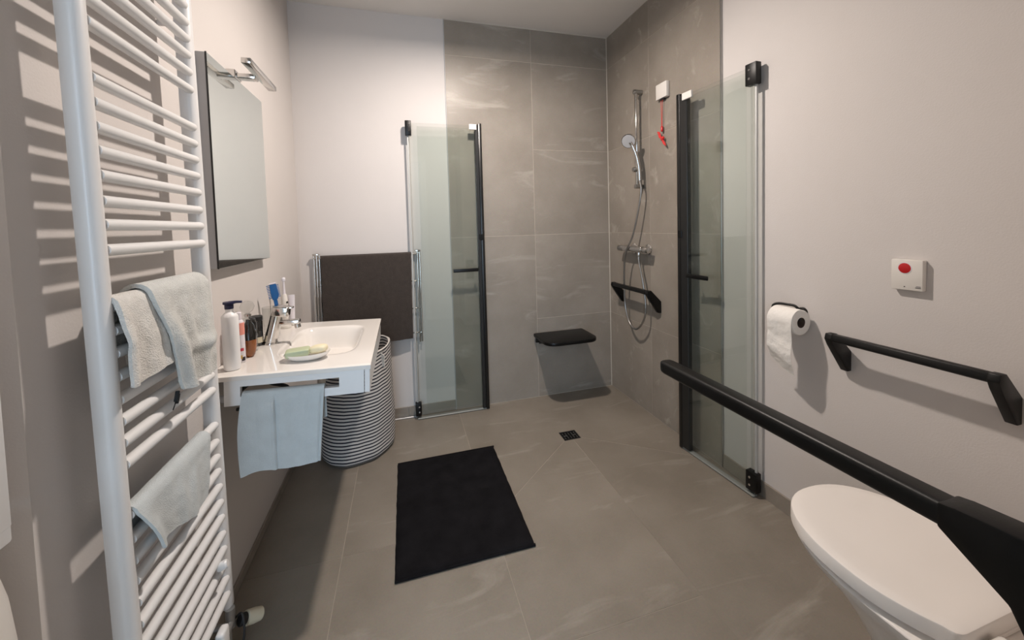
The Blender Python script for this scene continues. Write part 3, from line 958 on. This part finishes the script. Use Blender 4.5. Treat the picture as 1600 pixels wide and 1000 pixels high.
# ------------------------------------------------------------------ shower seat
t = thing('shower_bench', 'black folding shower seat on the tiled back wall', 'shower seat', (1.655, -T, .45))
SXa, SXb, SYf, SZt = 1.472, 1.852, -.300, .472
def rr(x0_, y0_, x1_, y1_, r, n=6, back_r=.012):
    p = []
    for cxx, cyy, a0, rad_ in ((x1_, y1_, 0, back_r), (x0_, y1_, 90, back_r), (x0_, y0_, 180, r), (x1_, y0_, 270, r)):
        sx_ = -1 if cxx == x1_ else 1; sy_ = -1 if cyy == y1_ else 1
        for k in range(n + 1):
            a = math.radians(a0 + 90 * k / n)
            p.append((cxx + sx_ * rad_ + rad_ * math.cos(a), cyy + sy_ * rad_ + rad_ * math.sin(a)))
    return p
obj('seat_panel', prism(BM(), rr(SXa, SYf, SXb, -.026, .075), 2, SZt - .024, SZt, .006, 2), M['black'], t)
for xa in (SXa + .045, SXb - .075):
    obj('bracket', prism(BM(), [(-T - .001, .447), (-T - .001, .385), (-.05, .40), (-.20, .430), (-.24, .447)], 0, xa, xa + .030, .003), M['black'], t)
obj('wall_plate', box(BM(), (SXa + .02, -T - .018, .40), (SXb - .02, -T - .0006, .462), .004, 2), M['black'], t)

# ------------------------------------------------------------------ floor drain
t = thing('floor_drain', 'small square dark floor drain in the shower floor', 'drain', (1.502, -.553, 0))
DX0, DX1, DY0, DY1 = 1.452, 1.552, -.598, -.510
b_ = BM()
for a, b2 in (((DX0, DY0), (DX1, DY0 + .006)), ((DX0, DY1 - .006), (DX1, DY1)), ((DX0, DY0), (DX0 + .006, DY1)), ((DX1 - .006, DY0), (DX1, DY1))):
    box(b_, (a[0], a[1], .0002), (b2[0], b2[1], .0030), .0006)
obj('rim', b_, M['greyprof'], t, 0)
obj('well', box(BM(), (DX0 + .004, DY0 + .004, .0001), (DX1 - .004, DY1 - .004, .0008)), M['black'], t, 0)
b_ = BM()
for k in range(5):
    x = DX0 + .014 + k * .018
    n_ = 1 if k in (1, 3) else (3 if k in (0, 4) else 2)
    span = (DY1 - DY0 - .020)
    for q in range(n_):
        y0_ = DY0 + .010 + span * q / n_
        box(b_, (x - .003, y0_ + .004, .0008), (x + .003, y0_ + span / n_ - .004, .0026), .0005)
for k in (0, 3):
    x = DX0 + .016 + k * .018
    box(b_, (x, (DY0 + DY1) / 2 - .003, .0008), (x + .014, (DY0 + DY1) / 2 + .003, .0026), .0005)
gt_ = obj('grate', b_, M['satin'], t, 0)

# ------------------------------------------------------------------ shower rail set and mixer on the right wall
XS = 2.058; YS = -.437
t = thing('shower_set', 'chrome shower rail with hand shower and looping hose on the tiled wall', 'shower', (W - T, YS, 1.46))
obj('riser_rail', rod(BM(), (XS, YS, 1.462), (XS, YS, 2.066), .0105, 18, .002), M['chrome'], t)
b_ = BM(); rod(b_, (W - T - .0006, YS, 2.062), (XS - .018, YS, 2.062), .0145, 18, .003)
obj('rail_mount', b_, M['satin'], t)
b_ = BM(); rod(b_, (W - T - .0006, YS, 1.468), (XS - .016, YS, 1.468), .0135, 18, .003)
obj('rail_mount', b_, M['satin'], t)
sl = BM()
rod(sl, (XS + .018, YS - .002, 1.575), (XS - .030, YS - .002, 1.575), .0165, 18, .003)
rod(sl, (XS - .012, YS + .02, 1.575), (XS - .012, YS - .042, 1.575), .014, 16, .003)
obj('slider', sl, M['satin'], t)
# hand shower: handle from the slider, head facing down into the shower
hs = BM()
hp = [(2.046, -.482, 1.500), (2.043, -.480, 1.575), (2.030, -.475, 1.650), (2.008, -.470, 1.712), (1.992, -.468, 1.740)]
tube(hs, hp, .012, 16, 6, radii=[.010 + .003 * (i / 24) for i in range(25)])
han = obj('hand_shower', hs, M['chrome'], t)
fd = Vector((-.62, -.55, -.45)).normalized()
obj('shower_head', lathe(BM(), Vector((1.985, -.462, 1.748)) - fd * .022, [(.010, 0), (.030, .006), (.044, .016), (.046, .024), (.044, .029)], 32, axis=fd), M['chrome'], han)
obj('spray_face', lathe(BM(), Vector((1.985, -.462, 1.748)) + fd * .0072, [(.041, 0), (.040, .0022), (0, .003)], 32, axis=fd), M['steelpaint'], han)
hose = [(2.046, -.482, 1.500), (2.048, -.492, 1.43), (2.043, -.455, 1.28), (2.036, -.408, 1.146), (2.022, -.352, 1.04), (2.030, -.318, .92), (2.040, -.300, .796), (2.046, -.300, .670), (2.046, -.348, .568), (2.046, -.425, .545), (2.046, -.500, .612), (2.048, -.525, .708), (2.048, -.498, .865), (2.050, -.458, .985), (2.052, -.452, 1.032)]
obj('hose', tube(BM(), hose, .0062, 12, 10), M['satin'], t)

t = thing('shower_mixer', 'chrome thermostatic shower mixer below the rail', 'mixer', (W - T, -.41, 1.065))
mb = BM(); rod(mb, (2.050, -.290, 1.066), (2.050, -.500, 1.066), .0215, 24, .003)
obj('mixer_body', mb, M['chrome'], t)
mb = BM(); rod(mb, (2.050, -.225, 1.066), (2.050, -.288, 1.066), .0195, 24, .004)
obj('temperature_knob', mb, M['satin'], t)
mb = BM(); rod(mb, (2.050, -.502, 1.066), (2.050, -.560, 1.066), .0195, 24, .004)
obj('flow_knob', mb, M['chrome'], t)
for y in (-.335, -.490):
    mb = BM(); lathe(mb, (W - T - .0006, y, 1.066), [(.034, 0), (.034, .004), (.028, .009), (.016, .012), (.015, .04)], 28, axis=(-1, 0, 0))
    obj('escutcheon', mb, M['chrome'], t)
mb = BM(); rod(mb, (2.052, -.452, 1.050), (2.052, -.452, 1.018), .0095, 14, .002)
obj('hose_outlet', mb, M['chrome'], t)

# ------------------------------------------------------------------ black grab bars on the right wall
def grab_bar(label, wallx, y0, y1, z, loc):
    """y0 far end, y1 near end of the bar; brackets are plates slanting down to the wall"""
    t = thing('grab_bar', label, 'grab bar', loc)
    xo = wallx - .088
    b_ = BM()
    prism(b_, [(xo - .012, z - .008), (xo - .006, z + .012), (xo + .016, z + .012), (xo + .020, z + .004), (xo + .016, z - .010), (xo - .004, z - .014)], 1, y1, y0, .003, 2)
    obj('bar', b_, M['black'], t)
    for ya, yb in ((y0 - .0215, y0 + .002), (y1 - .002, y1 + .0215)):
        b_ = BM()
        prism(b_, [(xo - .013, z - .006), (xo - .007, z + .013), (xo + .018, z + .013), (wallx - .0006, z - .058), (wallx - .0006, z - .128), (wallx - .020, z - .128), (xo + .0, z - .030)], 1, ya, yb, .0025, 2)
        obj('bracket', b_, M['black'], t)
    return t
grab_bar('black grab bar behind the shower hose on the tiled wall', W - T, -.190, -.606, .812, (W - T, -.4, .75))
grab_bar('black grab bar on the white wall above the toilet', W, -1.612, -2.022, .820, (W, -1.82, .75))

# ------------------------------------------------------------------ emergency call units
t = thing('pull_cord_switch', 'white call box high on the tiled wall with a red pull cord', 'call switch', (W - T, -.654, 2.0))
obj('housing', box(BM(), (W - T - .024, -.702, 1.955), (W - T - .0006, -.606, 2.043), .004, 2), M['plastic'], t)
obj('cord_outlet', box(BM(), (W - T - .020, -.672, 1.946), (W - T - .004, -.636, 1.956), .002), M['greyprof'], t)
b_ = BM()
xc = W - T - .014
rod(b_, (xc, -.641, 1.950), (xc, -.645, 1.792), .0014, 8)
rod(b_, (xc, -.655, 1.950), (xc, -.650, 1.792), .0014, 8)
cord = obj('pull_cord', b_, M['redcord'], t)
obj('toggle', lathe(BM(), (xc, -.648, 1.765), [(.004, 0), (.0075, .004), (.0075, .026), (.004, .032), (0, .033)], 14), M['red'], cord)
b_ = BM()
for k in range(5):
    a = -.55 + .16 * k; L1 = .066
    d_ = Vector((0, -math.cos(a) * .55, -math.sin(.95 + a * .3) * .9)).normalized()
    c0 = Vector((xc - .006, -.652, 1.725)) + Vector((-.004 * (k % 2), 0, 0))
    s_ = Vector((0, .35 - .12 * k, .6)).normalized()
    pts = [c0, c0 - d_ * L1 * .5 + s_ * .012, c0 - d_ * L1 * (.8 - .06 * k) + s_ * .002, c0 - d_ * L1 * .4 - s_ * .012, c0, c0 + d_ * L1 * .6 + s_ * .006, c0 + d_ * L1 * (.95 - .05 * k), c0 + d_ * L1 * .5 - s_ * .008, c0]
    tube(b_, pts, .0022, 7, 5)
lathe(b_, (xc - .006, -.652, 1.712), [(.004, 0), (.011, .006), (.011, .020), (.004, .026)], 12, axis=(0, -.6, .8))
obj('cord_bundle', b_, M['redcord'], cord)

t = thing('call_button', 'white square call unit with round red button on the white wall', 'call switch', (W, -1.793, 1.053))
obj('housing', box(BM(), (W - .020, -1.832, 1.006), (W - .0006, -1.754, 1.100), .003, 2), M['plastic'], t)
obj('red_button', lathe(BM(), (W - .0198, -1.789, 1.074), [(.0160, 0), (.0155, .0016), (.011, .0030), (0, .0038)], 26, axis=(-1, 0, 0)), M['red'], t)
obj('button_ring', lathe(BM(), (W - .0199, -1.789, 1.074), [(.0178, 0), (.0176, .0010), (.0161, .0010)], 26, axis=(-1, 0, 0)), M['label'], t)
b_ = BM()
box(b_, (W - .0204, -1.8285, 1.0190), (W - .0199, -1.8170, 1.0205)); box(b_, (W - .0204, -1.8285, 1.0150), (W - .0199, -1.8150, 1.0168))
obj('small_print', b_, M['labelblk'], t, 0)
obj('indicator', box(BM(), (W - .0205, -1.7905, 1.0155), (W - .0198, -1.7875, 1.0180)), M['labelblk'], t, 0)

# ------------------------------------------------------------------ toilet roll holder and roll
RC = Vector((2.053, -1.45, .828))
t = thing('toilet_roll_holder', 'black toilet roll holder with round rosette on the white wall', 'toilet roll holder', (W, -1.52, .85))
obj('rosette', lathe(BM(), (W - .0006, -1.462, .868), [(.018, 0), (.018, .012), (.015, .014), (0, .014)], 28, axis=(-1, 0, 0)), M['black'], t)
obj('holder_arm', tube(BM(), [(W - .012, -1.462, .876), (W - .024, -1.460, .882), (W - .026, -1.445, .8915), (2.078, -1.42, .8925), (2.072, -1.39, .8915), (2.062, -1.376, .884), (2.055, -1.376, .865), (2.053, -1.380, .853), (2.053, -1.40, .851), (2.053, -1.45, .851), (2.053, -1.492, .851)], .0052, 12, 6), M['black'], t)
obj('end_stop', lathe(BM(), (2.053, -1.488, .851), [(.0065, 0), (.0070, .002), (.0065, .006), (0, .007)], 18, axis=(0, -1, 0)), M['black'], t)
t = thing('toilet_roll', 'white toilet roll with a hanging sheet on the black holder', 'toilet roll', (2.053, -1.45, .62))
y0, y1 = -1.497, -1.395
R1, R0 = .049, .020
zc = .8375
b_ = BM()
ring = []
NR = 40
t_ = bmesh.new()
vs_ = []
for (r, y) in ((R0, y0), (R1 - .003, y0), (R1, y0 + .003), (R1, y1 - .003), (R1 - .003, y1), (R0, y1)):
    vs_.append([t_.verts.new((2.053 + r * math.cos(2 * math.pi * k / NR), y, zc + r * math.sin(2 * math.pi * k / NR))) for k in range(NR)])
for a, b2 in zip(vs_, vs_[1:]):
    for k in range(NR):
        t_.faces.new((a[k], a[(k + 1) % NR], b2[(k + 1) % NR], b2[k]))
fin(t_)
obj('paper_roll', t_, M['paper'], t)
t_ = bmesh.new()
a = [t_.verts.new((2.053 + (R0 + .0002) * math.cos(2 * math.pi * k / NR), y0 + .001, zc + (R0 + .0002) * math.sin(2 * math.pi * k / NR))) for k in range(NR)]
b2 = [t_.verts.new((2.053 + (R0 + .0002) * math.cos(2 * math.pi * k / NR), y1 - .001, zc + (R0 + .0002) * math.sin(2 * math.pi * k / NR))) for k in range(NR)]
for k in range(NR):
    t_.faces.new((a[k], a[(k + 1) % NR], b2[(k + 1) % NR], b2[k]))
obj('core', t_, M['card'], t, solid=.0015)
def hang(u, v):
    y = y0 + .001 + (y1 - y0 - .002) * u
    th = .9 * math.pi
    if v < .3:
        a = math.pi * .5 + (math.pi * .5) * (v / .3)
        return (2.053 + (R1 + .0012) * math.cos(a), y, zc + (R1 + .0012) * math.sin(a))
    k = (v - .3) / .7
    x = 2.053 - R1 - .0012 + .022 * k * k + .006 * math.sin(k * 7) * (.4 + .6 * k) + .003 * fbm((y * 20, k * 4, 1))
    return (x, y + .006 * k, zc - (.185 + .020 * (1 - u) - .03 * u * u) * k)
obj('hanging_sheet', sheet(hang, 16, 40), M['paper'], t, smooth=80, solid=.0008)

# ------------------------------------------------------------------ toilet
TX, TYF, TYB = 1.716, -1.775, -2.165
t = thing('toilet', 'white wall-hung toilet with closed lid at the right', 'toilet', (TX, REAR, .1))
def outline(hw, yf, yb, n=64, back=.8, fl=.24):
    """D shape: elliptical front, sides running slightly together to a rounded back"""
    pts = []
    yc = yf - fl
    for k in range(n // 2 + 1):
        a = math.pi * k / (n // 2)
        c_, s_ = math.cos(a), math.sin(a)
        pts.append((TX + hw * math.copysign(abs(c_) ** .86, c_), yc + fl * abs(s_) ** .92))
    rb = .022; hb_ = hw * back
    for k in range(1, 5):
        q = k / 5
        pts.append((TX - hw + (hw - hb_) * q * q, yc + (yb + rb - yc) * q))
    for k in range(5):
        a = math.pi + math.pi / 2 * k / 4
        pts.append((TX - hb_ + rb + rb * math.cos(a), yb + rb + rb * math.sin(a)))
    for k in range(5):
        a = 1.5 * math.pi + math.pi / 2 * k / 4
        pts.append((TX + hb_ - rb + rb * math.cos(a), yb + rb + rb * math.sin(a)))
    for k in range(4, 0, -1):
        q = k / 5
        pts.append((TX + hw - (hw - hb_) * q * q, yc + (yb + rb - yc) * q))
    return pts
def ring_at(hw, yf, yb, z, back=.8, fl=.24, sc_=1.):
    return [Vector((TX + (x - TX) * sc_, (yf + yb) / 2 + (y - (yf + yb) / 2) * sc_, z)) for x, y in outline(hw, yf, yb, back=back, fl=fl)]
# lid: rounded edge, very slightly dished top
b_ = BM()
rings = [ring_at(.188, TYF - .003, TYB + .002, .4165), ring_at(.191, TYF, TYB, .4185), ring_at(.191, TYF, TYB, .4475), ring_at(.1895, TYF - .0015, TYB + .0015, .4510), ring_at(.186, TYF - .005, TYB + .005, .4527)]
for s_, dz in ((.88, -.0004), (.74, -.0015), (.6, -.0042), (.45, -.0052), (.25, -.0056), (.06, -.0056)):
    rings.append(ring_at(.186, TYF - .005, TYB + .005, .4527 + dz, sc_=s_))
loft(b_, rings)
obj('lid', b_, M['lid'], t, smooth=32)
b_ = BM()
loft(b_, [ring_at(.160, TYF - .032, TYB + .004, .4045), ring_at(.164, TYF - .028, TYB, .4065), ring_at(.164, TYF - .028, TYB, .4135), ring_at(.162, TYF - .030, TYB + .004, .4162)])
obj('seat', b_, M['lid'], t, smooth=50)
for x in (TX - .075, TX + .075):
    b_ = BM(); rod(b_, (x - .022, TYB - .018, .424), (x + .022, TYB - .018, .424), .0135, 18, .004)
    obj('hinge', b_, M['plastic'], t)
b_ = BM()
secs = []
for z, hw, yf, yb, bk in ((.404, .181, TYF - .010, REAR + .006, .92), (.399, .1865, TYF - .005, REAR + .003, .92), (.375, .176, TYF - .014, REAR + .003, .93), (.345, .148, TYF - .038, REAR + .003, .95), (.305, .122, TYF - .075, REAR + .003, .97), (.255, .105, TYF - .125, REAR + .003, .98), (.19, .097, TYF - .18, REAR + .003, .98), (.13, .090, TYF - .24, REAR + .003, .98), (.10, .075, TYF - .28, REAR + .003, .98)):
    secs.append(ring_at(hw, yf, yb, z, back=bk, fl=min(.26, (yf - yb) * .6)))
loft(b_, secs)
obj('bowl', b_, M['lid'], t, smooth=60)

# ------------------------------------------------------------------ fold-down support rail beside the toilet
t = thing('support_rail', 'long black fold-down support rail beside the toilet', 'support rail', (1.41, REAR, .77))
def rail_sec(y, s_=1., dz=0.):
    x0_, x1_, z0_, z1_ = 1.3844, 1.4330, .7493, .7902
    cxx, czz = (x0_ + x1_) / 2, (z0_ + z1_) / 2
    hx, hz = (x1_ - x0_) / 2 * s_, (z1_ - z0_) / 2 * s_
    p = []
    for k in range(28):
        a = 2 * math.pi * k / 28
        c_, s2 = math.cos(a), math.sin(a)
        e_ = .5
        p.append(Vector((cxx + hx * math.copysign(abs(c_) ** e_, c_), y, czz + dz + hz * math.copysign(abs(s2) ** e_, s2))))
    return p
b_ = BM()
loft(b_, [rail_sec(-1.539, .55, .004), rail_sec(-1.5413, .80, .002), rail_sec(-1.547, .94, .0005), rail_sec(-1.559, 1), rail_sec(-1.95, 1), rail_sec(-2.24, 1)])
obj('rail', b_, M['black'], t, smooth=40)
b_ = BM()
prism(b_, [(-2.216, .7516), (-2.216, .7902), (-2.236, .7938), (REAR + .012, .7998), (REAR + .012, .625), (-2.292, .694)], 0, 1.3830, 1.4345, .004, 2)
obj('hinge_bracket', b_, M['black'], t)
obj('wall_plate', box(BM(), (1.36, REAR + .0006, .59), (1.46, REAR + .014, .83), .004, 2), M['black'], t)

# ------------------------------------------------------------------ bath mat
MX0, MX1, MY0, MY1 = .530, 1.050, -1.231, -.530
def mat_top(u, v):
    e_ = min(u * (MX1 - MX0), (1 - u) * (MX1 - MX0), v * (MY1 - MY0), (1 - v) * (MY1 - MY0))
    x = MX0 + (MX1 - MX0) * u; y = MY0 + (MY1 - MY0) * v
    wob = .0022
    x += wob * fbm((y * 14, 3, 0)) * (1 if u < .02 or u > .98 else 0) + .004 * (1 - u) * v - .001
    y += wob * fbm((x * 14, 9, 0)) * (1 if v < .02 or v > .98 else 0)
    h = .003 + .011 * min(1, e_ / .012) ** .5
    h += (.0008 * fbm((x * 60, y * 60, 0)) + .0012 * fbm((x * 7, y * 7, 4))) * min(1, e_ / .02)
    if e_ < .016: h -= .002 * (1 if .008 < e_ < .014 else 0)
    return (x, y, max(.0012, h))
bm = sheet(mat_top, 150, 190)
rim = [e_ for e_ in bm.edges if len(e_.link_faces) == 1]
ext = bmesh.ops.extrude_edge_only(bm, edges=rim)
for v in [q for q in ext['geom'] if isinstance(q, bmesh.types.BMVert)]:
    v.co.z = .0006
bmesh.ops.recalc_face_normals(bm, faces=bm.faces)
t = thing('bath_mat', 'rectangular charcoal pile bath mat on the tiled floor', 'bath mat', (.79, -.88, 0))
obj('pile', bm, M['mat'], t, smooth=80)
hm = BM()
tube(hm, [(MX0, MY0, .006), ((MX0 + MX1) / 2, MY0 + .001, .0065), (MX1, MY0, .006)], .0052, 8, 8)
obj('hem', hm, M['mat'], t)
hm = BM()
tube(hm, [(MX0 + .004, MY1, .006), ((MX0 + MX1) / 2, MY1, .0065), (MX1, MY1, .006)], .0052, 8, 8)
obj('hem', hm, M['mat'], t)

# ------------------------------------------------------------------ white items at the left frame edge
t = thing('wall_cabinet', 'white cabinet edge at the far left of the picture', 'cabinet', (-.1, -2.1, .80))
CX = .055
obj('carcass', box(BM(), (-.30, -2.40, .812), (CX, -1.893, 1.70), .004, 2), M['white'], t)
obj('door_panel', box(BM(), (CX + .001, -2.385, .842), (CX + .012, -1.908, 1.68), .003, 2), M['white'], t)
tb_ = thing('waste_bin', 'tall rounded white bin below the cabinet at far left', 'bin', (-.12, -2.02, 0))
obj('body', lathe(BM(), (-.051, -1.983, .002), [(.12, 0), (.132, .01), (.135, .64), (.134, .652)], 48), M['plastic'], tb_)
obj('lid', lathe(BM(), (-.051, -1.983, .656), [(.133, 0), (.1355, .003), (.135, .02), (.131, .075), (.122, .128), (.100, .143), (.0, .149)], 48), M['plastic'], tb_)
